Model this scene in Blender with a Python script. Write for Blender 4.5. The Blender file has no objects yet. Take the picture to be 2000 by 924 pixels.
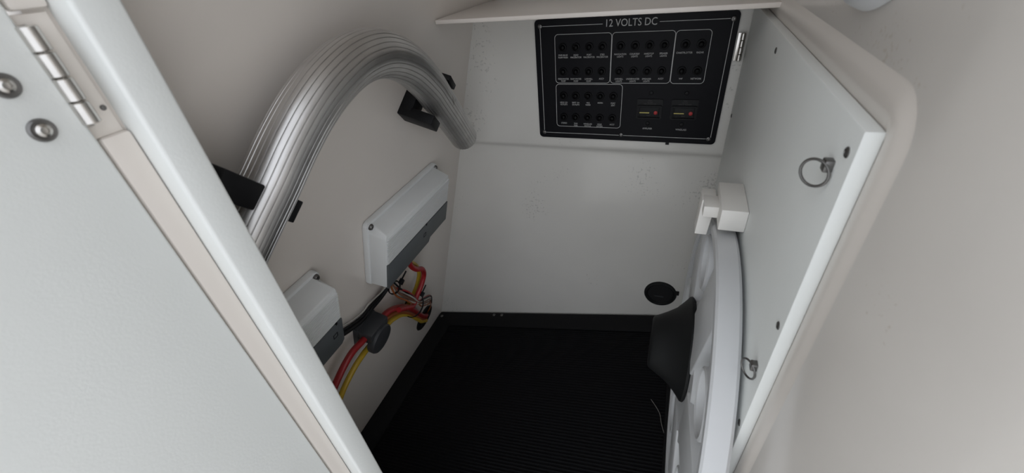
import bpy, bmesh, math, random
from mathutils import Vector, Matrix

random.seed(4)
scene = bpy.context.scene
C = scene.collection
PI = math.pi
ZTOP = 1.78                                # top of the console walls
ZC = 1.2                                   # camera height above the console sole's low corner

# ---------------------------------------------------------------- camera
cam_d = bpy.data.cameras.new('camera')
cam = bpy.data.objects.new('camera', cam_d)
C.objects.link(cam)
yaw, pit, rol = -0.40476501, 0.60791665, -0.10854585
ca, sa, cb, sb, cc, sc = math.cos(yaw), math.sin(yaw), math.cos(pit), math.sin(pit), math.cos(rol), math.sin(rol)
Rm = (Matrix(((cc, -sc, 0), (sc, cc, 0), (0, 0, 1))) @ Matrix(((1, 0, 0), (0, cb, -sb), (0, sb, cb)))
      @ Matrix(((1, 0, 0), (0, 0, -1), (0, 1, 0))) @ Matrix(((ca, -sa, 0), (sa, ca, 0), (0, 0, 1))))
rx, dn, fw = Vector(Rm[0]), Vector(Rm[1]), Vector(Rm[2])
mw = Matrix((rx, -dn, -fw)).transposed().to_4x4()
mw.translation = Vector((0, 0, ZC))
cam.matrix_world = mw
cam_d.sensor_width = 36.0
cam_d.lens = 36.0 * 800 / 2000
cam_d.clip_start = 0.01
cam_d.dof.use_dof = True
cam_d.dof.focus_distance = 0.95
cam_d.dof.aperture_fstop = 7.0
scene.camera = cam

# ---------------------------------------------------------------- world, light, exposure
world = bpy.data.worlds.new('overcast_sky')
scene.world = world
world.use_nodes = True
wn = world.node_tree
bg = wn.nodes['Background']
bg.inputs[0].default_value = (0.92, 0.955, 1.02, 1)
bg.inputs[1].default_value = 1.0
scene.view_settings.view_transform = 'Standard'
scene.view_settings.look = 'None'
scene.view_settings.gamma = 1.0
scene.view_settings.use_curve_mapping = False
scene.view_settings.exposure = 0.68


# ---------------------------------------------------------------- materials
def mat(name, col, rough=0.5, metal=0.0, coat=0.0, spec=0.5, noise=None, bump=None, trans=0.0, specks=None):
    m = bpy.data.materials.new(name)
    m.use_nodes = True
    nt = m.node_tree
    b = nt.nodes['Principled BSDF']
    b.inputs['Base Color'].default_value = (*col, 1)
    b.inputs['Roughness'].default_value = rough
    b.inputs['Metallic'].default_value = metal
    b.inputs['Coat Weight'].default_value = coat
    b.inputs['Coat Roughness'].default_value = 0.12
    b.inputs['Specular IOR Level'].default_value = spec
    b.inputs['Transmission Weight'].default_value = trans
    tc = nt.nodes.new('ShaderNodeTexCoord')
    last = None
    if noise:
        scale, amt = noise
        n = nt.nodes.new('ShaderNodeTexNoise')
        n.inputs['Scale'].default_value = scale
        n.inputs['Detail'].default_value = 5
        nt.links.new(tc.outputs['Object'], n.inputs['Vector'])
        r = nt.nodes.new('ShaderNodeMapRange')
        r.inputs['From Min'].default_value = 0.3
        r.inputs['From Max'].default_value = 0.7
        r.inputs['To Min'].default_value = 1 - amt
        r.inputs['To Max'].default_value = 1 + amt * 0.3
        nt.links.new(n.outputs['Fac'], r.inputs['Value'])
        mx = nt.nodes.new('ShaderNodeMix')
        mx.data_type = 'RGBA'
        mx.blend_type = 'MULTIPLY'
        mx.inputs['Factor'].default_value = 1
        mx.inputs['A'].default_value = (*col, 1)
        nt.links.new(r.outputs['Result'], mx.inputs['B'])
        last = mx.outputs['Result']
    if specks:
        scale, lo, dens_scale, dcol = specks
        v = nt.nodes.new('ShaderNodeTexNoise')
        v.inputs['Scale'].default_value = scale
        v.inputs['Detail'].default_value = 3
        nt.links.new(tc.outputs['Object'], v.inputs['Vector'])
        d = nt.nodes.new('ShaderNodeTexNoise')
        d.inputs['Scale'].default_value = dens_scale
        d.inputs['Detail'].default_value = 1
        nt.links.new(tc.outputs['Object'], d.inputs['Vector'])
        mul = nt.nodes.new('ShaderNodeMath')
        mul.operation = 'MULTIPLY'
        nt.links.new(v.outputs['Fac'], mul.inputs[0])
        nt.links.new(d.outputs['Fac'], mul.inputs[1])
        r2 = nt.nodes.new('ShaderNodeMapRange')
        r2.inputs['From Min'].default_value = lo
        r2.inputs['From Max'].default_value = lo + 0.05
        nt.links.new(mul.outputs[0], r2.inputs['Value'])
        mx2 = nt.nodes.new('ShaderNodeMix')
        mx2.data_type = 'RGBA'
        mx2.inputs['A'].default_value = (*col, 1)
        mx2.inputs['B'].default_value = (*dcol, 1)
        nt.links.new(r2.outputs['Result'], mx2.inputs['Factor'])
        if last:
            nt.links.new(last, mx2.inputs['A'])
        last = mx2.outputs['Result']
    if last:
        nt.links.new(last, b.inputs['Base Color'])
    if bump:
        bs, bd = bump
        n = nt.nodes.new('ShaderNodeTexNoise')
        n.inputs['Scale'].default_value = bs
        n.inputs['Detail'].default_value = 3
        nt.links.new(tc.outputs['Object'], n.inputs['Vector'])
        bp = nt.nodes.new('ShaderNodeBump')
        bp.inputs['Strength'].default_value = bd
        bp.inputs['Distance'].default_value = 0.002
        nt.links.new(n.outputs['Fac'], bp.inputs['Height'])
        nt.links.new(bp.outputs['Normal'], b.inputs['Normal'])
    return m


M = {
    'gel': mat('cream_gelcoat', (0.745, 0.692, 0.638), 0.35, coat=0.25, noise=(3, 0.05), bump=(4, 0.05)),
    'gel_back': mat('cream_gelcoat_scuffed', (0.70, 0.685, 0.645), 0.22, coat=0.4, noise=(4, 0.05), bump=(5, 0.04),
                    specks=(150, 0.385, 5.0, (0.53, 0.52, 0.49))),
    'gel_dirty': mat('cream_gelcoat_dirty', (0.715, 0.675, 0.63), 0.30, coat=0.35, noise=(5, 0.07), bump=(4, 0.05),
                     specks=(210, 0.388, 9, (0.60, 0.55, 0.49))),
    'board': mat('white_marine_board', (0.80, 0.82, 0.80), 0.42, noise=(6, 0.03), bump=(300, 0.08)),
    'plastic': mat('white_plastic', (0.63, 0.64, 0.65), 0.35, noise=(8, 0.03)),
    'plastic_warm': mat('warm_white_plastic', (0.82, 0.80, 0.76), 0.4, noise=(9, 0.04)),
    'amp': mat('amplifier_white', (0.76, 0.775, 0.77), 0.45, noise=(14, 0.03)),
    'amp_dark': mat('amplifier_dark_grey', (0.095, 0.105, 0.11), 0.5, noise=(20, 0.08)),
    'black': mat('black_acrylic', (0.0045, 0.0045, 0.0065), 0.45, spec=0.13, noise=(30, 0.1)),
    'black_rubber': mat('black_rubber', (0.006, 0.0068, 0.0072), 0.6, spec=0.3, noise=(25, 0.15), bump=(60, 0.1)),
    'switch_black': mat('switch_black', (0.0025, 0.0025, 0.003), 0.4, spec=0.12, noise=(30, 0.1)),
    'mat': mat('black_ribbed_mat', (0.0035, 0.0035, 0.0045), 0.75, spec=0.2, noise=(40, 0.2)),
    'mat_frame': mat('black_mat_border', (0.004, 0.004, 0.005), 0.6, spec=0.25, noise=(30, 0.2)),
    'black_plastic': mat('black_plastic', (0.005, 0.005, 0.006), 0.5, spec=0.25, noise=(30, 0.1)),
    'dark_grey': mat('dark_grey_plastic', (0.035, 0.037, 0.041), 0.5, noise=(22, 0.1)),
    'steel': mat('stainless_steel', (0.62, 0.60, 0.57), 0.25, metal=1.0, noise=(60, 0.1)),
    'dull_steel': mat('dull_steel', (0.20, 0.195, 0.19), 0.4, metal=1.0, noise=(60, 0.15)),
    'alu': mat('brushed_aluminium', (0.60, 0.59, 0.58), 0.38, metal=1.0, noise=(25, 0.10), specks=(45, 0.40, 9, (0.36, 0.345, 0.33))),
    'print': mat('white_print', (0.50, 0.50, 0.49), 0.6, noise=(50, 0.04)),
    'print_grey': mat('grey_print', (0.045, 0.045, 0.04), 0.6, noise=(50, 0.04)),
    'yellow_mark': mat('yellow_mark', (0.55, 0.48, 0.14), 0.5, noise=(50, 0.04)),
    'red_mark': mat('red_mark', (0.42, 0.03, 0.03), 0.5, noise=(50, 0.04)),
    'red': mat('red_cable_jacket', (0.29, 0.014, 0.017), 0.4, noise=(40, 0.1)),
    'yellow': mat('yellow_cable_jacket', (0.47, 0.31, 0.022), 0.4, noise=(40, 0.1)),
    'orange': mat('orange_cable_jacket', (0.27, 0.075, 0.018), 0.4, noise=(40, 0.1)),
    'brown': mat('brown_wire', (0.16, 0.07, 0.04), 0.45, noise=(40, 0.1)),
    'grey_wire': mat('grey_wire', (0.40, 0.38, 0.35), 0.45, noise=(40, 0.1)),
    'dark_hole': mat('dark_recess', (0.004, 0.004, 0.005), 0.7, noise=(40, 0.1)),
    'deck': mat('cream_deck', (0.70, 0.68, 0.64), 0.6, noise=(4, 0.06)),
    'thread': mat('pale_thread', (0.30, 0.29, 0.27), 0.8, noise=(50, 0.04)),
}


# ---------------------------------------------------------------- helpers
def link(name, bm, m, parent=None, smooth=True, mats=None):
    bmesh.ops.recalc_face_normals(bm, faces=bm.faces)
    me = bpy.data.meshes.new(name)
    bm.to_mesh(me)
    bm.free()
    me.materials.append(M[m])
    for p in me.polygons:
        p.use_smooth = smooth
    if smooth:
        try:
            me.set_sharp_from_angle(angle=math.radians(35))
        except Exception:
            pass
    o = bpy.data.objects.new(name, me)
    C.objects.link(o)
    if parent:
        o.parent = parent
    return o


def empty(name, mtx):
    o = bpy.data.objects.new(name, None)
    o.empty_display_size = 0.02
    C.objects.link(o)
    o.matrix_world = mtx
    return o


def tag(o, label, cat, group=None):
    o['label'] = label
    o['category'] = cat
    if group:
        o['group'] = group
    return o


def struct(o, label=None):
    o['kind'] = 'structure'
    if label:
        o['label'] = label
    return o


def box(x0, x1, y0, y1, z0, z1, bev=0.0, seg=2, bm=None):
    b = bmesh.new()
    r = bmesh.ops.create_cube(b, size=1)
    for v in b.verts:
        v.co = Vector(((x0 + x1) / 2 + v.co.x * (x1 - x0), (y0 + y1) / 2 + v.co.y * (y1 - y0), (z0 + z1) / 2 + v.co.z * (z1 - z0)))
    if bev > 0:
        bmesh.ops.bevel(b, geom=list(b.edges), offset=bev, segments=seg, profile=0.5, affect='EDGES')
    if bm is None:
        return b
    return merge(bm, b)


def merge(bm, other):
    me = bpy.data.meshes.new('tmp')
    other.to_mesh(me)
    other.free()
    bm.from_mesh(me)
    bpy.data.meshes.remove(me)
    return bm


def hull8(pts, bev=0.0, seg=2):
    """box from 8 corners: bottom 4 (loop) then top 4 (loop)"""
    b = bmesh.new()
    v = [b.verts.new(p) for p in pts]
    for f in ((0, 3, 2, 1), (4, 5, 6, 7), (0, 1, 5, 4), (1, 2, 6, 5), (2, 3, 7, 6), (3, 0, 4, 7)):
        b.faces.new([v[i] for i in f])
    bmesh.ops.recalc_face_normals(b, faces=b.faces)
    if bev > 0:
        bmesh.ops.bevel(b, geom=list(b.edges), offset=bev, segments=seg, profile=0.5, affect='EDGES')
    return b


def prism(poly, z0, z1, bev=0.0, axis='z'):
    """extrude an (a,b) polygon between two values of the third axis"""
    b = bmesh.new()

    def P(a, c, w):
        return {'z': (a, c, w), 'y': (a, w, c), 'x': (w, a, c)}[axis]
    lo = [b.verts.new(P(a, c, z0)) for a, c in poly]
    hi = [b.verts.new(P(a, c, z1)) for a, c in poly]
    n = len(poly)
    b.faces.new(lo[::-1])
    b.faces.new(hi)
    for i in range(n):
        b.faces.new((lo[i], lo[(i + 1) % n], hi[(i + 1) % n], hi[i]))
    bmesh.ops.recalc_face_normals(b, faces=b.faces)
    if bev > 0:
        bmesh.ops.bevel(b, geom=list(b.edges), offset=bev, segments=2, profile=0.5, affect='EDGES')
    return b


def lathe(profile, n=32, mtx=None, close=True):
    """profile of (r, h) revolved about local z"""
    b = bmesh.new()
    rings = []
    for r, h in profile:
        if r < 1e-6:
            rings.append([b.verts.new((0, 0, h))])
        else:
            rings.append([b.verts.new((r * math.cos(2 * PI * k / n), r * math.sin(2 * PI * k / n), h)) for k in range(n)])
    for A, B in zip(rings[:-1], rings[1:]):
        for k in range(n):
            k2 = (k + 1) % n
            if len(A) == 1 and len(B) == 1:
                continue
            if len(A) == 1:
                b.faces.new((A[0], B[k], B[k2]))
            elif len(B) == 1:
                b.faces.new((A[k], A[k2], B[0]))
            else:
                b.faces.new((A[k], A[k2], B[k2], B[k]))
    if mtx is not None:
        b.transform(mtx)
    return b


def spline(pts, per=8):
    P = [Vector(p) for p in pts]
    P = [2 * P[0] - P[1]] + P + [2 * P[-1] - P[-2]]
    out = []
    for i in range(1, len(P) - 2):
        p0, p1, p2, p3 = P[i - 1:i + 3]
        for k in range(per):
            t = k / per
            out.append(0.5 * ((2 * p1) + (p2 - p0) * t + (2 * p0 - 5 * p1 + 4 * p2 - p3) * t * t + (3 * p1 - p0 - 3 * p2 + p3) * t ** 3))
    out.append(P[-2])
    return out


def sweep(path, prof, up=None, caps=True, closed=False):
    """sweep a closed (a,b) profile along the path"""
    b = bmesh.new()
    path = [Vector(p) for p in path]
    n = len(path)
    tang = []
    for i in range(n):
        if closed:
            t = path[(i + 1) % n] - path[i - 1]
        else:
            t = path[min(i + 1, n - 1)] - path[max(i - 1, 0)]
        tang.append(t.normalized())
    ref = Vector(up) if up else (Vector((0, 0, 1)) if abs(tang[0].z) < 0.9 else Vector((1, 0, 0)))
    nrm = (ref - tang[0] * ref.dot(tang[0])).normalized()
    rings = []
    for i in range(n):
        t = tang[i]
        if up:
            nrm = (ref - t * ref.dot(t)).normalized()
        else:
            nrm = (nrm - t * nrm.dot(t)).normalized()
        bi = t.cross(nrm)
        rings.append([b.verts.new(path[i] + bi * a + nrm * c) for a, c in prof])
    m = len(prof)
    for i in range(n if closed else n - 1):
        A, B = rings[i], rings[(i + 1) % n]
        for k in range(m):
            b.faces.new((A[k], A[(k + 1) % m], B[(k + 1) % m], B[k]))
    if caps and not closed:
        b.faces.new(rings[0][::-1])
        b.faces.new(rings[-1])
    return b


def circ(r, n=12):
    return [(r * math.cos(2 * PI * k / n), r * math.sin(2 * PI * k / n)) for k in range(n)]


def rrect(x0, x1, y0, y1, r, n=6):
    out = []
    for cx, cy, a0 in ((x1 - r, y1 - r, 0), (x0 + r, y1 - r, PI / 2), (x0 + r, y0 + r, PI), (x1 - r, y0 + r, 1.5 * PI)):
        for k in range(n + 1):
            a = a0 + k * PI / 2 / n
            out.append((cx + r * math.cos(a), cy + r * math.sin(a)))
    return out


def outline(x0, x1, y0, y1, r, w, h0, h1):
    """thin raised rounded-rectangle line in the local xy plane"""
    b = bmesh.new()
    A = rrect(x0, x1, y0, y1, r)
    B = rrect(x0 + w, x1 - w, y0 + w, y1 - w, max(r - w, 0.0005))
    va = [b.verts.new((p[0], p[1], h1)) for p in A]
    vb = [b.verts.new((p[0], p[1], h1)) for p in B]
    vc = [b.verts.new((p[0], p[1], h0)) for p in A]
    vd = [b.verts.new((p[0], p[1], h0)) for p in B]
    n = len(A)
    for i in range(n):
        j = (i + 1) % n
        b.faces.new((va[i], va[j], vb[j], vb[i]))
        b.faces.new((vc[i], vc[j], va[j], va[i]))
        b.faces.new((vb[i], vb[j], vd[j], vd[i]))
    return b


def text(body, size, loc, parent, m='print', sx=1.0, extr=0.0001, spacing=1.0):
    cu = bpy.data.curves.new('t', 'FONT')
    cu.body = body
    cu.size = size
    cu.align_x = 'CENTER'
    cu.align_y = 'CENTER'
    cu.extrude = extr
    cu.space_line = 0.95
    cu.space_character = spacing
    cu.resolution_u = 3
    t = bpy.data.objects.new('t', cu)
    C.objects.link(t)
    bpy.context.view_layer.update()
    dg = bpy.context.evaluated_depsgraph_get()
    me = bpy.data.meshes.new_from_object(t.evaluated_get(dg))
    bpy.data.objects.remove(t)
    bpy.data.curves.remove(cu)
    me.name = 'lettering'
    for v in me.vertices:
        v.co.x *= sx
    me.materials.clear()
    me.materials.append(M[m])
    o = bpy.data.objects.new('lettering', me)
    C.objects.link(o)
    o.parent = parent
    o.location = loc
    return o


def screw_mesh(r, h, n=16):
    """pan-head screw with a cross recess"""
    prof = [(0, -0.001), (r, -0.001), (r, h * 0.35), (r * 0.82, h * 0.8), (r * 0.45, h), (r * 0.40, h * 0.72), (0, h * 0.62)]
    return lathe(prof, n)


# ---------------------------------------------------------------- frames
# left wall: s = depth (world +y), t = up along the flared wall, h = out of the wall
P1 = Vector((-0.781, 0.0, -1.196 + ZC))
E2 = (Vector((-0.47, 0, -0.152)) - Vector((-0.781, 0, -1.196))).normalized()
ES = Vector((0, 1, 0))
EN = ES.cross(E2)
FL = Matrix((ES, E2, EN)).transposed().to_4x4()
FL.translation = P1


def wl(s, t, h):
    return P1 + ES * s + E2 * t + EN * h


def FLat(s, t, h=0.0, rot=0.0):
    return FL @ Matrix.Translation((s, t, h)) @ Matrix.Rotation(rot, 4, 'Z')


# floor: x = along world x (tilted with the sole), y = depth
FSL = 0.239


def fz(x):
    return ZC - 1.0 + FSL * (x - 0.038)


FANG = math.atan(FSL)
EX = Vector((math.cos(FANG), 0, math.sin(FANG)))
FN = Vector((-math.sin(FANG), 0, math.cos(FANG)))
FF = Matrix((EX, ES, FN)).transposed().to_4x4()
FF.translation = Vector((-0.781, 0, fz(-0.781)))
cf = math.cos(FANG)

# ================================================================ SETTING
# sole under the mat
b = prism([(-0.82, fz(-0.82)), (0.16, fz(0.16)), (0.16, fz(0.16) - 0.04), (-0.82, fz(-0.82) - 0.04)], 0.16, 1.06, axis='y')
b.transform(Matrix.Translation((0, 0, -0.001)))
struct(link('floor', b, 'gel', smooth=False), 'cream console sole under the black mat')

# left wall
xl = lambda z: -0.47 + (z - ZC + 0.152) * 0.298          # inner face of the flared wall
ztop = ZC + 0.0
poly = [(xl(ZC - 1.26), ZC - 1.26), (xl(ztop), ztop), (xl(ztop), ZTOP), (xl(ztop) - 0.03, ZTOP), (xl(ztop) - 0.031, ztop), (xl(ZC - 1.26) - 0.031, ZC - 1.26)]
b = prism(poly, 0.172, 1.15, axis='y')
struct(link('wall_left', b, 'gel', smooth=False), 'cream flared left wall of the console')

# back wall: fascia above, recessed lower part with a soft crease between them
prof = []
zc = ZC - 0.437
for yy, zz in ((1.0, ZC - 1.30), (1.0, zc - 0.03), (1.0, zc - 0.012), (0.9985, zc - 0.006), (0.995, zc - 0.0015), (0.9915, zc + 0.003), (0.990, zc + 0.009), (0.99, zc + 0.03), (0.99, ZC - 0.102), (1.13, ZC - 0.102), (1.13, ZTOP)):
    prof.append((yy, zz))
poly = prof + [(1.18, ZTOP), (1.18, ZC - 1.30)]
b = prism([(p[0], p[1]) for p in poly], -0.85, 0.16, axis='x')
struct(link('wall_back', b, 'gel_back'), 'cream moulded back wall with a crease under the switch panel')

# right wall: flat behind the side board, flaring out towards the cockpit
pr = [(1.15, 0.139), (0.36, 0.139), (0.29, 0.139), (0.272, 0.1402), (0.255, 0.1425), (0.235, 0.1460), (0.21, 0.1515), (0.185, 0.1585), (0.16, 0.1675), (0.135, 0.1795),
      (0.11, 0.195), (0.085, 0.215), (0.05, 0.25), (0.0, 0.31), (-0.06, 0.39), (-0.14, 0.50), (-0.25, 0.65)]
poly = [(x, y) for y, x in pr] + [(x + 0.06, y) for y, x in pr[::-1]]
b = prism(poly, ZC - 1.30, ZTOP)
struct(link('wall_right', b, 'gel_dirty'), 'cream moulded right wall curving out to the cockpit')

# rim moulded around the side board
rim = [(0.1393, 0.99, ZC - 0.108)]
rim += [(0.1393, y, ZC - 0.108) for y in (0.8, 0.6, 0.45, 0.36, 0.335)]
for k in range(1, 6):
    a = k * PI / 2 / 6
    rim.append((0.1393, 0.335 - 0.020 * math.sin(a), ZC - 0.128 + 0.020 * math.cos(a)))
rim += [(0.1393, 0.315, ZC - 0.13 - z) for z in (0, 0.1, 0.25, 0.4, 0.6, 0.9)]
pf = [(-0.024 + 0.004 * k, 0.0045 * (0.5 + 0.5 * math.cos(PI * (-0.024 + 0.004 * k) / 0.024)) - 0.0003) for k in range(13)] + [(0.024, -0.004), (-0.024, -0.004)]
b = sweep(rim, pf, up=(-1, 0, 0))
struct(link('trim_1', b, 'gel'), 'rounded cream rim moulded around the white side board')

# front bulkhead beside the door, behind the jamb
K = 0.9
poly = [(-0.386, ZTOP), (-0.386, ZC - 1.10), (xl(ZC - 1.19) - 0.02, ZC - 1.19), (xl(ztop) - 0.02, ztop), (xl(ztop) - 0.02, ZTOP)]
b = prism(poly, 0.169, 0.197, axis='y')
struct(link('wall_front', b, 'gel', smooth=False), 'cream bulkhead beside the open door')

# ceiling
struct(link('ceiling', box(-0.50, 0.24, 0.09, 1.15, ZTOP - 0.02, ZTOP + 0.02), 'gel', smooth=False), 'cream underside of the console top')

# cockpit deck outside the door
struct(link('floor_deck', box(-3, 3, -4, 0.16, ZC - 1.40, ZC - 1.32), 'deck', smooth=False), 'cream cockpit deck outside the console')

# white jamb board at the door
b = box(-0.431 * K, -0.400 * K, 0.203 * K, 0.2375 * K, ZC - 1.10, ZC + 0.34, 0.0035, 3)
struct(link('trim_2', b, 'board'), 'white jamb board on the left of the doorway')

# cream sealing strip on the bulkhead edge, cut away at the hinge
for k, (z0, z1) in enumerate(((ZC - 1.10, ZC - 0.094 * K), (ZC - 0.004 * K, ZC + 0.34))):
    b = box(-0.4325 * K, -0.4215 * K, 0.1795 * K, 0.2025 * K, z0, z1, 0.0027, 2)
    struct(link('trim_%d' % (3 + k), b, 'gel'), ['cream strip along the jamb below the door hinge', 'cream strip along the jamb above the door hinge'][k])

# shelf above the switch panel
b = box(-0.452, 0.138, 0.79, 1.128, ZC - 0.1065, ZC - 0.0985, 0.002, 2)
shelf = tag(link('shelf', b, 'gel'), 'thin white shelf edge running above the black switch panel', 'shelf')

# ================================================================ OPEN DOOR (left foreground)
door = empty('door_1', Matrix.Translation((-0.42 * K, 0.17 * K, ZC - 1.1 * K)) @ Matrix.Scale(K, 4))
struct(door, 'white open door panel with steel hinge in the left foreground')
DZ = 1.1
b = box(-0.028, 0.0, -0.75, 0.0075, 0.0, 1.46, 0.003, 3)
link('door_leaf', b, 'board', door)
for (y, z) in ((-0.0200, -0.0440), (-0.0185, -0.0755)):
    m = Matrix.Translation((0, y, DZ + z)) @ Matrix.Rotation(PI / 2, 4, 'Y')
    b = lathe([(0, -0.001), (0.0080, -0.001), (0.0082, 0.001), (0.0068, 0.0026), (0.0058, 0.0024), (0, 0.0016)], 28, m)
    scr = link('screw', b, 'dull_steel', door)
    b = lathe([(0, 0.001), (0.0050, 0.0015), (0.0046, 0.0034), (0.0026, 0.0046), (0.0020, 0.0030), (0, 0.0026)], 24, m)
    link('screw_head', b, 'steel', scr)
link('hinge_recess', box(-0.0165, -0.006, 0.0085, 0.030, DZ - 0.094, DZ - 0.006, 0.0008), 'gel', door)
hb = box(-0.0062, -0.0045, 0.0085, 0.0145, DZ - 0.084, DZ - 0.012, 0.0005)
hinge = link('hinge', hb, 'steel', door)
for k in range(4):
    z1 = DZ - 0.0125 - k * 0.0172
    b = lathe([(0, 0), (0.0050, 0), (0.0060, 0.0008), (0.0060, 0.0156), (0.0050, 0.0164), (0, 0.0164)], 24, Matrix.Translation((0.0030, 0.0098, z1 - 0.0164)))
    link('knuckle', b, 'steel', hinge)
m = Matrix.Translation((-0.006, 0.0262, DZ - 0.074)) @ Matrix.Rotation(PI / 2, 4, 'Y')
b = screw_mesh(0.0022, 0.0012)
b.transform(m)
link('screw', b, 'dull_steel', hinge)

# ================================================================ FLOOR MAT
mt = empty('floor_mat', FF)
tag(mt, 'black ribbed mat in a smooth black border covering the sole', 'mat')
W0, W1 = 0.004 / cf, (0.112 + 0.781) / cf          # across
Y0, Y1 = 0.235, 0.996                              # depth
BW = 0.082
# border: four bevelled strips with a rounded outer corner
outer = rrect(W0, W1, Y0, Y1, 0.012, 5)
inner = rrect(W0 + BW, W1 - 0.028, Y0 + 0.03, Y1 - BW * 0.86, 0.010, 5)
b = bmesh.new()
hs = [(outer, 0.0), (outer, 0.008), (rrect(W0 + .003, W1 - .003, Y0 + .003, Y1 - .003, 0.010, 5), 0.0105),
      (rrect(W0 + BW - .004, W1 - 0.028 + .004, Y0 + 0.03 - .004, Y1 - BW * 0.86 + .004, 0.012, 5), 0.0105), (inner, 0.008), (inner, 0.0)]
rings = [[b.verts.new((p[0], p[1], h)) for p in loop] for loop, h in hs]
for A, B in zip(rings[:-1], rings[1:]):
    n = len(A)
    for i in range(n):
        b.faces.new((A[i], A[(i + 1) % n], B[(i + 1) % n], B[i]))
link('border', b, 'mat_frame', mt)
# corrugated field: rounded ribs running across
prof = []
pitch = 0.0088
y = Y0 + 0.03
ye = Y1 - BW * 0.86
k = 0
while y < ye:
    for f, h in ((0.0, 0.0015), (0.18, 0.0018), (0.32, 0.0046), (0.5, 0.0052), (0.68, 0.0046), (0.82, 0.0018)):
        yy = y + f * pitch
        if yy < ye:
            prof.append((yy, h))
    y += pitch
prof.append((ye, 0.0015))
b = bmesh.new()
A = [b.verts.new((W0 + BW, p[0], p[1])) for p in prof]
B = [b.verts.new((W1 - 0.028, p[0], p[1])) for p in prof]
for i in range(len(prof) - 1):
    b.faces.new((A[i], A[i + 1], B[i + 1], B[i]))
rib = link('ribbed_field', b, 'mat', mt)
for (x, y) in ((-0.756, 0.974), (-0.527, 0.986), (-0.495, 0.986)):
    b = screw_mesh(0.0062, 0.003)
    b.transform(Matrix.Translation(((x + 0.781) / cf, y - 0.004, 0.0105)))
    link('screw', b, 'dull_steel', mt)

# thread lying on the mat
pts = [Vector(((x + 0.781) / cf, y, 0.0062)) for x, y in ((0.049, 0.689), (0.063, 0.668), (0.073, 0.648), (0.078, 0.622), (0.088, 0.590))]
b = sweep([FF @ p for p in spline(pts, 5)], circ(0.0007, 6))
tag(link('thread', b, 'thread'), 'thin pale thread lying on the black ribbed mat', 'thread')

# ================================================================ SWITCH PANEL
YP = 0.985
PM = Matrix(((1, 0, 0), (0, 0, -1), (0, 1, 0))).to_4x4()     # local x=X, y=Z, z=-Y
PX, PZ = -0.103, -0.406
PM.translation = Vector((PX, YP, ZC + PZ))
panel = empty('switch_panel', PM)
tag(panel, 'black panel headed 12 VOLTS DC with rows of breaker switches', 'switch panel')


def pp(x, z):          # mm on the photographed panel -> local metres
    return x / 1000 - PX, z / 1000 - PZ


x0, y0 = pp(-311, -407)
x1, y1 = pp(106, -133)
b = prism(rrect(x0, x1, y0, y1, 0.009, 5), -0.0045, 0.0, axis='z')
link('plate', b, 'black', panel, smooth=False)
LW = 0.0011
H0, H1 = -0.0003, 0.0003
# frame line: four straight rules, the top one broken by the heading
xa, ya = pp(-298, -394)
xb, yb = pp(95, -147)
xt0 = pp(-158, 0)[0]
xt1 = pp(-42, 0)[0]
for (p0, p1, q0, q1) in ((xa, xt0, yb - LW / 2, yb + LW / 2), (xt1, xb, yb - LW / 2, yb + LW / 2), (xa, xb, ya - LW / 2, ya + LW / 2),
                         (xa - LW / 2, xa + LW / 2, ya, yb), (xb - LW / 2, xb + LW / 2, ya, yb)):
    link('frame_line', box(p0, p1, q0, q1, H0, H1), 'print', panel, smooth=False)
for (l, r, t, bt) in ((-265, -137, -164, -270.5), (-137, -7.5, -164, -270.5), (-7.5, 61, -164.5, -271), (-265, -107.5, -272.5, -376.5)):
    u0, v0 = pp(l, bt)
    u1, v1 = pp(r, t)
    link('group_line', outline(u0, u1, v0, v1, 0.008, LW * 0.9, H0, H1), 'print', panel, smooth=False)
u, v = pp(-100, -146.5)
text('12 VOLTS DC', 0.0205, (u, v, 0.0001), panel, sx=0.88)

# breaker switches
SWR = 0.0092
nut_me = None


def make_switch(u, v):
    global nut_me
    if nut_me is None:
        b = lathe([(0, -0.001), (SWR, -0.001), (SWR, 0.0022), (SWR * 0.93, 0.003), (SWR * 0.72, 0.0032), (SWR * 0.66, 0.002), (0, 0.0018)], 20)
        s = link('switch', b, 'switch_black', panel)
        b = lathe([(0, 0.001), (SWR * 0.56, 0.001), (SWR * 0.54, 0.006), (SWR * 0.44, 0.0085), (SWR * 0.2, 0.0095), (0, 0.0097)], 16)
        bt = link('button', b, 'switch_black', s)
        nut_me = (s.data, bt.data)
    else:
        s = bpy.data.objects.new('switch', nut_me[0])
        C.objects.link(s)
        s.parent = panel
        bt = bpy.data.objects.new('button', nut_me[1])
        C.objects.link(bt)
        bt.parent = s
    s.location = (u, v, 0)


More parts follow.
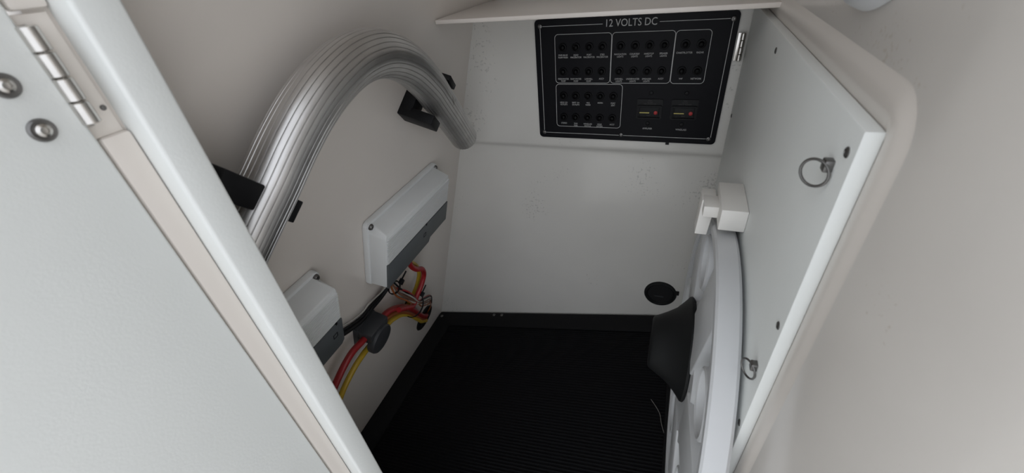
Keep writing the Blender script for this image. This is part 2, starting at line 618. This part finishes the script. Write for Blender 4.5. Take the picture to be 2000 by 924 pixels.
C4 = (-246, -216, -186, -156.5)
C8 = (-117.5, -87, -57.3, -27.5)
C2 = (13.5, 44)
C5 = (-246, -216.5, -186.5, -157.5, -127.5)
rows = [
    (-191.5, list(zip(C4 + C8 + C2, ('FWD BILGE\nPUMP MAIN', 'HEAD\nMACERATOR', 'PORT\nMACERATOR', 'STBD\nMACERATOR', 'NAVIGATION\nLIGHTS', 'COURTESY\nLIGHTS',
                                     'HARDTOP\nLIGHTS', 'SPEAKER\nLIGHTS', 'CHARTPLOTTER', 'RADAR')))),
    (-244, list(zip(C4 + C8 + C2, ('FRESHWATER\nPUMP', 'RAW WATER\nPUMP', 'LIVEWELL\nPUMP', 'ACCY', 'LIVEWELL\nLIGHTS', 'UNDERWATER\nLIGHTS',
                                   'SPREADER\nLIGHTS', 'ACCY', 'VHF', 'NETWORK')))),
    (-299.5, list(zip(C5, ('HELM 12V\nOUTLETS', 'DEPT 12V\nOUTLETS', 'W/S\nWIPER', 'HORN', 'PORT\nSEAT')))),
    (-351.5, list(zip(C5, ('STEREO', 'TRIM\nTABS', 'WINDLASS\nSWITCH', 'HEAD\nSYSTEM', 'ACCY')))),
]
for z, items in rows:
    for x, s in items:
        u, v = pp(x, z)
        make_switch(u, v)
        two = '\n' in s
        text(s, 0.0052, (u, v - (0.0195 if two else 0.0165), 0.0001), panel, sx=0.82)

# two flush breakers
for x, nm in ((-44.5, 'AMPLIFIER'), (30, 'WINDLASS')):
    u, v = pp(x, -327.5)
    b = prism(rrect(u - 0.028, u + 0.028, v - 0.0225, v + 0.0225, 0.003, 4), -0.001, 0.0022, axis='z')
    br = link('breaker', b, 'black_plastic', panel, smooth=False)
    b = outline(u - 0.027, u + 0.027, v - 0.0215, v + 0.009, 0.003, 0.0025, 0.002, 0.0062)
    link('guard', b, 'black_plastic', br)
    b = hull8([(u - 0.022, v - 0.017, 0.002), (u + 0.022, v - 0.017, 0.002), (u + 0.022, v + 0.006, 0.002), (u - 0.022, v + 0.006, 0.002),
               (u - 0.021, v - 0.016, 0.005), (u + 0.021, v - 0.016, 0.005), (u + 0.021, v + 0.003, 0.0032), (u - 0.021, v + 0.003, 0.0032)], 0.0006)
    link('rocker', b, 'black_rubber', br)
    link('marking', box(u - 0.021, u + 0.0005, v - 0.0085, v - 0.0065, 0.004, 0.0058), 'yellow_mark', br, smooth=False)
    b = lathe([(0, 0), (0.0042, 0), (0.0042, 0.0016), (0.0030, 0.0024), (0, 0.0026)], 16, Matrix.Translation((u + 0.0145, v - 0.0072, 0.0042)))
    link('trip_button', b, 'red_mark', br)
    for dy, sw, tx in ((0.0195, 0.0028, 'PUSH'), (0.0155, 0.0028, 'TO TRIP'), (0.0117, 0.0030, 'CIRCUIT BREAKER')):
        text(tx, sw * 1.15, (u, v + dy, 0.0023), br, 'print_grey')
    text('RESET', 0.0034, (u, v - 0.0135, 0.0051), br, 'print_grey')
    for dz in (36.2, -34.5):
        b = screw_mesh(0.0048, 0.0024)
        b.transform(Matrix.Translation((u + (0.0005 if dz > 0 else -0.001), v + dz / 1000, 0)))
        link('screw', b, 'black_plastic', panel)
    text(nm, 0.0056, (u - 0.0005, v - 0.0470, 0.0001), panel, sx=0.85)

# fixing screws and the latch nub on the lower edge
for x, z in ((-298, -146.5), (95, -147.5), (-298, -393.5), (91, -393.5), (-104.5, -392.5)):
    u, v = pp(x, z)
    b = screw_mesh(0.0052, 0.0030)
    b.transform(Matrix.Translation((u, v, 0)))
    link('screw', b, 'dull_steel', panel)
u, v = pp(3.9, -408.5)
link('latch', box(u - 0.004, u + 0.004, v - 0.004, v + 0.003, -0.004, 0.001, 0.0008), 'black_plastic', panel)
# hinge on the right edge
u, v = pp(116.5, -199)
hg = link('hinge', box(u - 0.008, u + 0.003, v - 0.026, v + 0.026, -0.004, 0.0006, 0.0004), 'steel', panel)
for k in range(4):
    z1 = v + 0.026 - k * 0.013
    m = Matrix.Translation((u + 0.001, z1 - 0.0124, 0.004)) @ Matrix.Rotation(-PI / 2, 4, 'X')
    b = lathe([(0, 0), (0.0038, 0), (0.0045, 0.0008), (0.0045, 0.0116), (0.0038, 0.0124), (0, 0.0124)], 16, m)
    link('knuckle', b, 'steel', hg)

# ================================================================ SIDE BOARD (right)
XB = 0.125
SM = Matrix(((0, 0, -1), (-1, 0, 0), (0, 1, 0))).to_4x4()    # local x = -Y (towards the camera), y = Z, z = -X (into the room)
SM.translation = Vector((XB, 0.327, ZC - 1.0))
side = empty('side_board', SM)
tag(side, 'white rectangular board with ring pulls screwed to the right wall', 'board')


def sp(y, z):
    return 0.327 - y, 1.0 + z


b = box(sp(0.975, 0)[0], 0.0, 0.03, 1.0 - 0.121, -0.0125, 0.0, 0.0012, 2)
link('board', b, 'board', side)
for y, z in ((0.68, -0.143), (0.960, -0.330), (0.341, -0.142), (0.338, -0.321), (0.336, -0.487)):
    u, v = sp(y, z)
    b = screw_mesh(0.0042, 0.0016)
    b.transform(Matrix.Translation((u, v, 0)))
    link('screw', b, 'dull_steel', side)
for y, z, wz, wx in ((0.3585, -0.1605, 0.69, -0.72), (0.3505, -0.3990, 0.46, -0.89)):
    u, v = sp(y, z)
    b = box(u - 0.0045, u + 0.0045, v - 0.0050, v + 0.0050, -0.001, 0.0065, 0.0014, 3)
    rp = link('ring_pull', b, 'dull_steel', side)
    R0 = 0.0113
    w = Vector((wx, 0, wz))
    c0 = Vector((u, v - 0.0075, R0 * wz + 0.0012)) + w * 0.001
    ring = [c0 + w * (R0 * math.cos(a)) + Vector((0, R0 * math.sin(a), 0)) for a in [k * 2 * PI / 32 for k in range(32)]]
    ax = w.cross(Vector((0, 1, 0)))
    b = sweep(ring, circ(0.0012, 8), up=ax, closed=True)
    link('ring', b, 'dull_steel', rp)

# ================================================================ ROUND COVER with the black cone
DY, DZc, DR = 0.548, ZC - 0.672, 0.292
DM = Matrix(((0, 0, -1), (-1, 0, 0), (0, 1, 0))).to_4x4()
DM.translation = Vector((0.1195, DY, DZc))
cov = empty('round_cover', DM)
tag(cov, 'large white round moulded cover standing against the side board', 'cover')
T = 0.032
prof = [(0, 0.0), (DR - 0.004, 0.0), (DR, 0.004), (DR, T - 0.003), (DR - 0.003, T), (DR - 0.016, T), (DR - 0.020, T - 0.003), (DR - 0.024, 0.006),
        (0.150, 0.006), (0.140, 0.012), (0.132, T - 0.004), (0.128, T), (0, T)]
link('disc', lathe(prof, 96), 'plastic', cov)
for k in range(5):
    a = math.radians(76 + 72 * k)
    r0, r1 = 0.095, DR - 0.018
    w0, w1 = 0.058, 0.074
    pts = [(r0, -w0, 0.005), (r1, -w1, 0.005), (r1, w1, 0.005), (r0, w0, 0.005), (r0, -w0 + 0.006, T + 0.004), (r1 - 0.012, -w1 + 0.022, T - 0.004), (r1 - 0.012, w1 - 0.022, T - 0.004), (r0, w0 - 0.006, T + 0.004)]
    b = hull8(pts, 0.002, 2)
    b.transform(Matrix.Rotation(a, 4, 'Z'))
    link('arm', b, 'plastic', cov)
# shallow round cups between the arms
for k in range(5):
    a = math.radians(40 + 72 * k)
    m = Matrix.Translation((0.212 * math.cos(a), 0.212 * math.sin(a), 0.0))
    b = lathe([(0, 0.0130), (0.036, 0.0130), (0.041, 0.018), (0.044, T - 0.003), (0.047, T - 0.001), (0.050, T - 0.003), (0.052, 0.005)], 36)
    b.transform(m)
    link('cup', b, 'plastic', cov)
# black cone
cprof = [(0, T - 0.001), (0.094, T - 0.001), (0.0975, T + 0.002), (0.0965, T + 0.006), (0.091, T + 0.010), (0.084, T + 0.016), (0.072, T + 0.027), (0.062, T + 0.042),
         (0.054, T + 0.056), (0.050, T + 0.064), (0.047, T + 0.067), (0.042, T + 0.068), (0.038, T + 0.066), (0, T + 0.065)]
b = lathe(cprof, 48, Matrix.Translation((-0.026, 0.030, 0)))
cone = link('cone', b, 'black_rubber', cov)
cone['label'] = 'black flared cone at the middle'

# hinge above the cover
hm = Matrix.Translation((XB, 0.572, ZC - 0.370))
hgw = empty('plastic_hinge', hm)
tag(hgw, 'white plastic hinge block on the board above the round cover', 'hinge')
link('hinge_block', box(-0.036, -0.0003, 0.0, 0.088, 0.0, 0.035, 0.0015, 2), 'plastic_warm', hgw)
link('hinge_arm', box(-0.057, -0.034, 0.028, 0.066, 0.003, 0.022, 0.0012, 2), 'plastic_warm', hgw)
b = hull8([(-0.062, 0.040, -0.038), (-0.044, 0.040, -0.038), (-0.044, 0.074, -0.038), (-0.062, 0.074, -0.038),
           (-0.059, 0.050, 0.0205), (-0.038, 0.050, 0.0205), (-0.038, 0.090, 0.0205), (-0.059, 0.090, 0.0205)], 0.0012)
link('hinge_leaf', b, 'plastic_warm', hgw)

# ================================================================ ALUMINIUM TUBE
cl = [(0.228, 1.0, 0.06), (0.259, 1.029, 0.06), (0.295, 1.062, 0.06), (0.332, 1.098, 0.06), (0.368, 1.127, 0.06), (0.408, 1.149, 0.06),
      (0.459, 1.163, 0.06), (0.516, 1.159, 0.06), (0.584, 1.131, 0.06), (0.654, 1.081, 0.06), (0.697, 1.042, 0.06), (0.754, 0.989, 0.06), (0.81, 0.936, 0.06), (0.866, 0.882, 0.06)]
path = [wl(*p) for p in spline(cl, 8)]
TR = 0.0325
prof = []
NR = 30
for k in range(NR):
    a0 = 2 * PI * k / NR
    da = 2 * PI / NR
    for f, r in ((0.0, TR - 0.0011), (0.10, TR), (0.50, TR + 0.0003), (0.90, TR), (0.97, TR - 0.0011)):
        a = a0 + f * da
        prof.append((r * math.cos(a), r * math.sin(a)))
b = sweep(path, prof, up=EN)
tag(link('ribbed_tube', b, 'alu'), 'silver ribbed aluminium tube bent into an arch on the left wall', 'tube')

# tube brackets: local x along the tube, y across it, z out of the wall
def bracket(s, t, ang, label, side, wide, high, half):
    e = empty('tube_bracket', FLat(s, t, 0, ang))
    tag(e, label, 'bracket', 'black brackets holding the ribbed tube')
    link('base', box(-half, half, -0.046, 0.046, 0.0, 0.0265, 0.002), 'black_plastic', e)
    y0, y1 = 0.0365, 0.0365 + wide
    if side < 0:
        y0, y1 = -y1, -y0
    link('upright', box(-half, half, y0, y1, 0.0, high, 0.002), 'black_plastic', e)
    y0, y1 = 0.0365, 0.0475
    if side > 0:
        y0, y1 = -y1, -y0
    link('upright', box(-half, half, y0, y1, 0.0, 0.074, 0.0015), 'black_plastic', e)
    return e


bracket(0.283, 1.049, math.atan2(0.033, 0.036), 'black bracket at the near leg of the ribbed tube by the doorway', 1, 0.055, 0.086, 0.0145)
bracket(0.712, 1.027, math.atan2(-0.69, 0.72), 'black bracket at the far leg of the ribbed tube', -1, 0.020, 0.074, 0.0200)

# ================================================================ AMPLIFIERS
def amplifier(s0, s1, label, screws, notch):
    t0, t1, H = 0.630, 0.811, 0.056
    e = empty('amplifier', FLat((s0 + s1) / 2, t0))
    tag(e, label, 'amplifier', 'white amplifiers on the left wall')
    w = (s1 - s0) / 2
    hh = t1 - t0
    # flange plate against the wall
    b = prism(rrect(-w, w, 0, hh, 0.012, 4), 0.0, 0.013, bev=0.003)
    link('back_plate', b, 'amp', e)
    # drafted body with chamfered upper edge
    poly0 = [(-w + 0.004, 0.006), (w - 0.004, 0.006), (w - 0.004, hh - 0.022), (w - 0.016, hh - 0.006), (-w + 0.016, hh - 0.006), (-w + 0.004, hh - 0.022)]
    poly1 = [(-w + 0.007, 0.010), (w - 0.007, 0.010), (w - 0.007, hh - 0.028), (w - 0.010, hh - 0.018), (-w + 0.010, hh - 0.018), (-w + 0.007, hh - 0.028)]
    b = bmesh.new()
    A = [b.verts.new((p[0], p[1], 0.012)) for p in poly0]
    B = [b.verts.new((p[0], p[1], H - 0.004)) for p in poly1]
    n = len(A)
    b.faces.new(A[::-1])
    b.faces.new(B)
    for i in range(n):
        b.faces.new((A[i], A[(i + 1) % n], B[(i + 1) % n], B[i]))
    bmesh.ops.recalc_face_normals(b, faces=b.faces)
    bmesh.ops.bevel(b, geom=list(b.edges), offset=0.003, segments=2, profile=0.5, affect='EDGES')
    link('housing', b, 'amp', e)
    # finned upper half of the face
    ya, yb_ = 0.083, hh - 0.028
    nf = 15
    b = bmesh.new()
    for k in range(nf):
        y = ya + (yb_ - ya) * (k + 0.5) / nf
        dy = (yb_ - ya) / nf * 0.34
        merge(b, hull8([(-w + 0.010, y - dy, H - 0.005), (w - 0.010, y - dy, H - 0.005), (w - 0.010, y + dy, H - 0.005), (-w + 0.010, y + dy, H - 0.005),
                        (-w + 0.010, y - dy * 0.5, H - 0.0008), (w - 0.010, y - dy * 0.5, H - 0.0008), (w - 0.010, y + dy * 0.5, H - 0.0008), (-w + 0.010, y + dy * 0.5, H - 0.0008)]))
    link('cooling_fins', b, 'amp', e, smooth=False)
    # dark grey lower cover
    if notch:
        poly = [(-w + 0.008, 0.008), (0.045, 0.008), (0.052, 0.020), (w - 0.008, 0.020), (w - 0.008, 0.081), (-w + 0.008, 0.081)]
    else:
        poly = [(-w + 0.008, 0.008), (w - 0.016, 0.008), (w - 0.008, 0.016), (w - 0.008, 0.081), (-w + 0.008, 0.081)]
    cv = link('terminal_cover', prism(poly, H - 0.006, H, bev=0.0012), 'amp_dark', e)
    x = 0.02 if notch else w - 0.03
    b = outline(x - 0.006, x + 0.006, 0.046, 0.058, 0.002, 0.0018, H - 0.0005, H + 0.0004)
    link('emblem', b, 'black_plastic', cv, smooth=False)
    link('clip', box(x + 0.004, x + 0.008, 0.078, 0.084, H - 0.003, H + 0.001, 0.0005), 'black_plastic', cv)
    for sx in screws:
        m = Matrix.Translation((sx * (w - 0.011), hh - 0.0105, 0.0125))
        b = lathe([(0, 0), (0.0068, 0), (0.0068, 0.003), (0.005, 0.006), (0.002, 0.0066), (0.0016, 0.005), (0, 0.0045)], 16, m)
        link('screw', b, 'dull_steel', e)
    return e


amplifier(0.530, 0.826, 'long white amplifier with dark grey lower cover, nearer the back wall', (-1, 1), True)
amplifier(0.236, 0.392, 'white amplifier half hidden behind the door jamb', (1,), False)

# ================================================================ FUSE HOLDER
fh = empty('fuse_holder', FLat(0.508, 0.487))
tag(fh, 'dark grey round-capped cable holder clamping the red and yellow cables', 'cable holder')
b = box(-0.036, 0.036, -0.030, 0.044, 0.0, 0.012, 0.002)
link('base', b, 'dark_grey', fh)
b = box(-0.034, 0.034, 0.018, 0.044, 0.011, 0.050, 0.003)
link('body', b, 'dark_grey', fh)
b = lathe([(0, 0.038), (0.037, 0.038), (0.0385, 0.040), (0.0385, 0.052), (0.036, 0.056), (0.028, 0.0575), (0, 0.058)], 40, Matrix.Translation((0, -0.004, 0)))
link('cap', b, 'dark_grey', fh)
b = lathe([(0, 0.010), (0.010, 0.010), (0.010, 0.040), (0, 0.040)], 20, Matrix.Translation((0.0, -0.030, 0)))
link('post', b, 'dark_grey', fh)

# ================================================================ CABLES
def cable(name, pts, r, m, label, cat, per=8, parent=None):
    p = [wl(*q) for q in spline(pts, per)]
    b = sweep(p, circ(r, 12))
    if parent:
        b.transform(parent.matrix_world.inverted())
        return link(name, b, m, parent)
    return tag(link(name, b, m), label, cat)


cable('red_cable', [(0.30, 0.30, 0.020), (0.325, 0.40, 0.024), (0.352, 0.456, 0.028), (0.392, 0.500, 0.03), (0.43, 0.517, 0.03), (0.470, 0.511, 0.03), (0.52, 0.508, 0.03), (0.566, 0.505, 0.03),
                    (0.613, 0.474, 0.03), (0.667, 0.418, 0.03), (0.72, 0.340, 0.028), (0.78, 0.245, 0.02), (0.825, 0.185, 0.013), (0.842, 0.168, 0.009)],
      0.0078, 'red', 'thick red cable running through the grey holder into the grommet', 'cable')
cable('yellow_cable', [(0.31, 0.24, 0.018), (0.345, 0.33, 0.022), (0.387, 0.405, 0.025), (0.432, 0.437, 0.025), (0.469, 0.447, 0.025), (0.52, 0.447, 0.025), (0.577, 0.442, 0.025), (0.609, 0.430, 0.025),
                       (0.648, 0.402, 0.025), (0.692, 0.350, 0.025), (0.743, 0.272, 0.024), (0.79, 0.200, 0.016), (0.832, 0.152, 0.011), (0.842, 0.137, 0.0085)],
      0.0070, 'yellow', 'thick yellow cable running through the grey holder into the grommet', 'cable')
cable('orange_cable', [(0.540, 0.478, 0.026), (0.585, 0.468, 0.026), (0.625, 0.440, 0.027), (0.672, 0.386, 0.027), (0.724, 0.308, 0.026), (0.782, 0.222, 0.018), (0.830, 0.168, 0.011), (0.842, 0.152, 0.008)],
      0.0062, 'orange', 'orange brown cable between the red and yellow ones by the grommet', 'cable')
cable('red_loop_cable', [(0.655, 0.640, 0.035), (0.668, 0.590, 0.036), (0.692, 0.556, 0.040), (0.722, 0.530, 0.042), (0.735, 0.495, 0.042), (0.722, 0.462, 0.042), (0.700, 0.440, 0.042), (0.672, 0.428, 0.046), (0.640, 0.455, 0.046), (0.600, 0.488, 0.044)],
      0.0072, 'red', 'red cable looping down from the long amplifier', 'cable')
cable('yellow_loop_cable', [(0.672, 0.640, 0.022), (0.690, 0.580, 0.022), (0.725, 0.530, 0.022), (0.745, 0.480, 0.022), (0.735, 0.440, 0.022), (0.715, 0.405, 0.018), (0.70, 0.375, 0.012)],
      0.0062, 'yellow', 'yellow cable looping behind the red loop under the long amplifier', 'cable')
# thin wires bundled
wires = [('brown', 0.0), ('grey_wire', 0.005), ('brown', -0.004), ('black_plastic', 0.009), ('grey_wire', -0.008), ('red', 0.012), ('orange', -0.011)]
bund = empty('wire_bundle', FLat(0.70, 0.40))
tag(bund, 'bundle of thin brown and white wires tied under the long amplifier', 'wires')
for i, (m, o_) in enumerate(wires):
    j = lambda a: random.uniform(-a, a)
    pts = [(0.572 + j(.008), 0.640, 0.030 + j(.006)), (0.590 + j(.008), 0.572 + o_, 0.040 + j(.006)), (0.625, 0.522 + o_ * 1.6, 0.046 + j(.005)), (0.664, 0.466 + o_ * 1.5, 0.048 + j(.003)), (0.700, 0.415 + o_ * 0.6, 0.048),
           (0.735 + j(.006), 0.378 + o_ * 1.4, 0.047 + j(.004)), (0.785 + j(.008), 0.330 + o_ * 1.8, 0.042), (0.822 + j(.008), 0.272 + o_, 0.030), (0.852, 0.215, 0.018), (0.862 + o_ * 0.3, 0.166 + o_ * 0.3, 0.004)]
    cable('wire', pts, 0.0024, m, None, None, 7, bund)
# black harness towards the near amplifier
harn = empty('wiring_harness', FLat(0.50, 0.55))
tag(harn, 'black wiring harness running between the two white amplifiers', 'wires')
for i, (do, r, m) in enumerate(((0.0, 0.0055, 'black_plastic'), (0.013, 0.0032, 'black_plastic'), (0.026, 0.0018, 'grey_wire'))):
    pts = [(0.615, 0.640, 0.022), (0.602, 0.585 + do * .3, 0.020), (0.575, 0.556 + do * .6, 0.014), (0.527, 0.549 + do, 0.0115), (0.498, 0.545 + do, 0.0105), (0.455, 0.560 + do, 0.0105), (0.41, 0.585 + do, 0.012), (0.36, 0.618 + do * .5, 0.015)]
    cable('lead', pts, r, m, None, None, 8, harn)

# cable ties
def tie(s, t, rot, ra, rb, hc, label):
    e = empty('cable_tie', FLat(s, t, hc, rot))
    tag(e, label, 'cable tie', 'black cable ties on the bundle')
    ring = [Vector((0, ra * math.cos(a), rb * math.sin(a))) for a in [k * 2 * PI / 28 for k in range(28)]]
    b = sweep(ring, [(-0.0012, -0.0035), (0.0012, -0.0035), (0.0012, 0.0035), (-0.0012, 0.0035)], up=(1, 0, 0), closed=True)
    link('strap', b, 'black_plastic', e)
    b = box(-0.006, 0.006, ra - 0.004, ra + 0.010, 0.004, 0.014, 0.001)
    link('head', b, 'black_plastic', e)
    b = box(-0.003, 0.003, ra + 0.008, ra + 0.032, 0.006, 0.0085, 0.0005)
    link('tail', b, 'black_plastic', e)


tie(0.700, 0.392, math.radians(-52), 0.036, 0.026, 0.034, 'black cable tie around the thin wires and thick cables')
tie(0.597, 0.572, math.radians(-60), 0.017, 0.013, 0.033, 'black cable tie below the near corner of the long amplifier')

# grommet where the cables leave
e = empty('cable_grommet', FLat(0.842, 0.152))
tag(e, 'black oval rubber grommet in the left wall near the mat', 'grommet')
b = lathe([(0.030, -0.002), (0.048, -0.002), (0.050, 0.002), (0.047, 0.0055), (0.038, 0.006), (0.032, 0.003), (0.030, -0.002)], 40)
b.transform(Matrix.Diagonal((1.05, 0.95, 1, 1)))
link('ring', b, 'black_rubber', e)
b = lathe([(0, 0.0006), (0.034, 0.0006)], 40)
link('opening', b, 'dark_hole', e)

# ================================================================ DRAIN FITTING in the back wall
gm = Matrix(((1, 0, 0), (0, 0, -1), (0, 1, 0))).to_4x4()
gm.translation = Vector((0.042, 1.0, ZC - 0.899))
e = empty('wall_fitting', gm)
tag(e, 'round black fitting low in the back wall above the mat', 'fitting')
b = lathe([(0.034, -0.004), (0.046, -0.004), (0.047, 0.001), (0.045, 0.005), (0.040, 0.006), (0.036, 0.002), (0.034, -0.004)], 40)
link('ring', b, 'black_rubber', e)
b = lathe([(0, 0.0006), (0.038, 0.0006)], 40)
link('opening', b, 'dark_hole', e)
link('tab', box(0.036, 0.052, 0.006, 0.020, 0.0, 0.005, 0.001), 'black_rubber', e)
link('pin', box(-0.016, 0.010, -0.012, -0.008, 0.0006, 0.004, 0.0008), 'dark_grey', e)

# ================================================================ WHITE ROUND FITTING (top right)
fm = Matrix(((0, 0, -1), (-1, 0, 0), (0, 1, 0))).to_4x4()
fm.translation = Vector((0.139, 0.458, ZC + 0.064))
e = empty('round_fixture', fm)
tag(e, 'white round fixture on the right wall at the top edge', 'fixture')
b = lathe([(0, -0.002), (0.127, -0.002), (0.130, 0.003), (0.126, 0.011), (0.112, 0.019), (0.100, 0.020), (0.094, 0.012), (0.0, 0.012)], 64)
link('bezel', b, 'plastic', e)
b = lathe([(0, 0.0115), (0.090, 0.0115), (0.084, 0.0145), (0, 0.0165)], 48)
link('face', b, 'grey_wire', e)
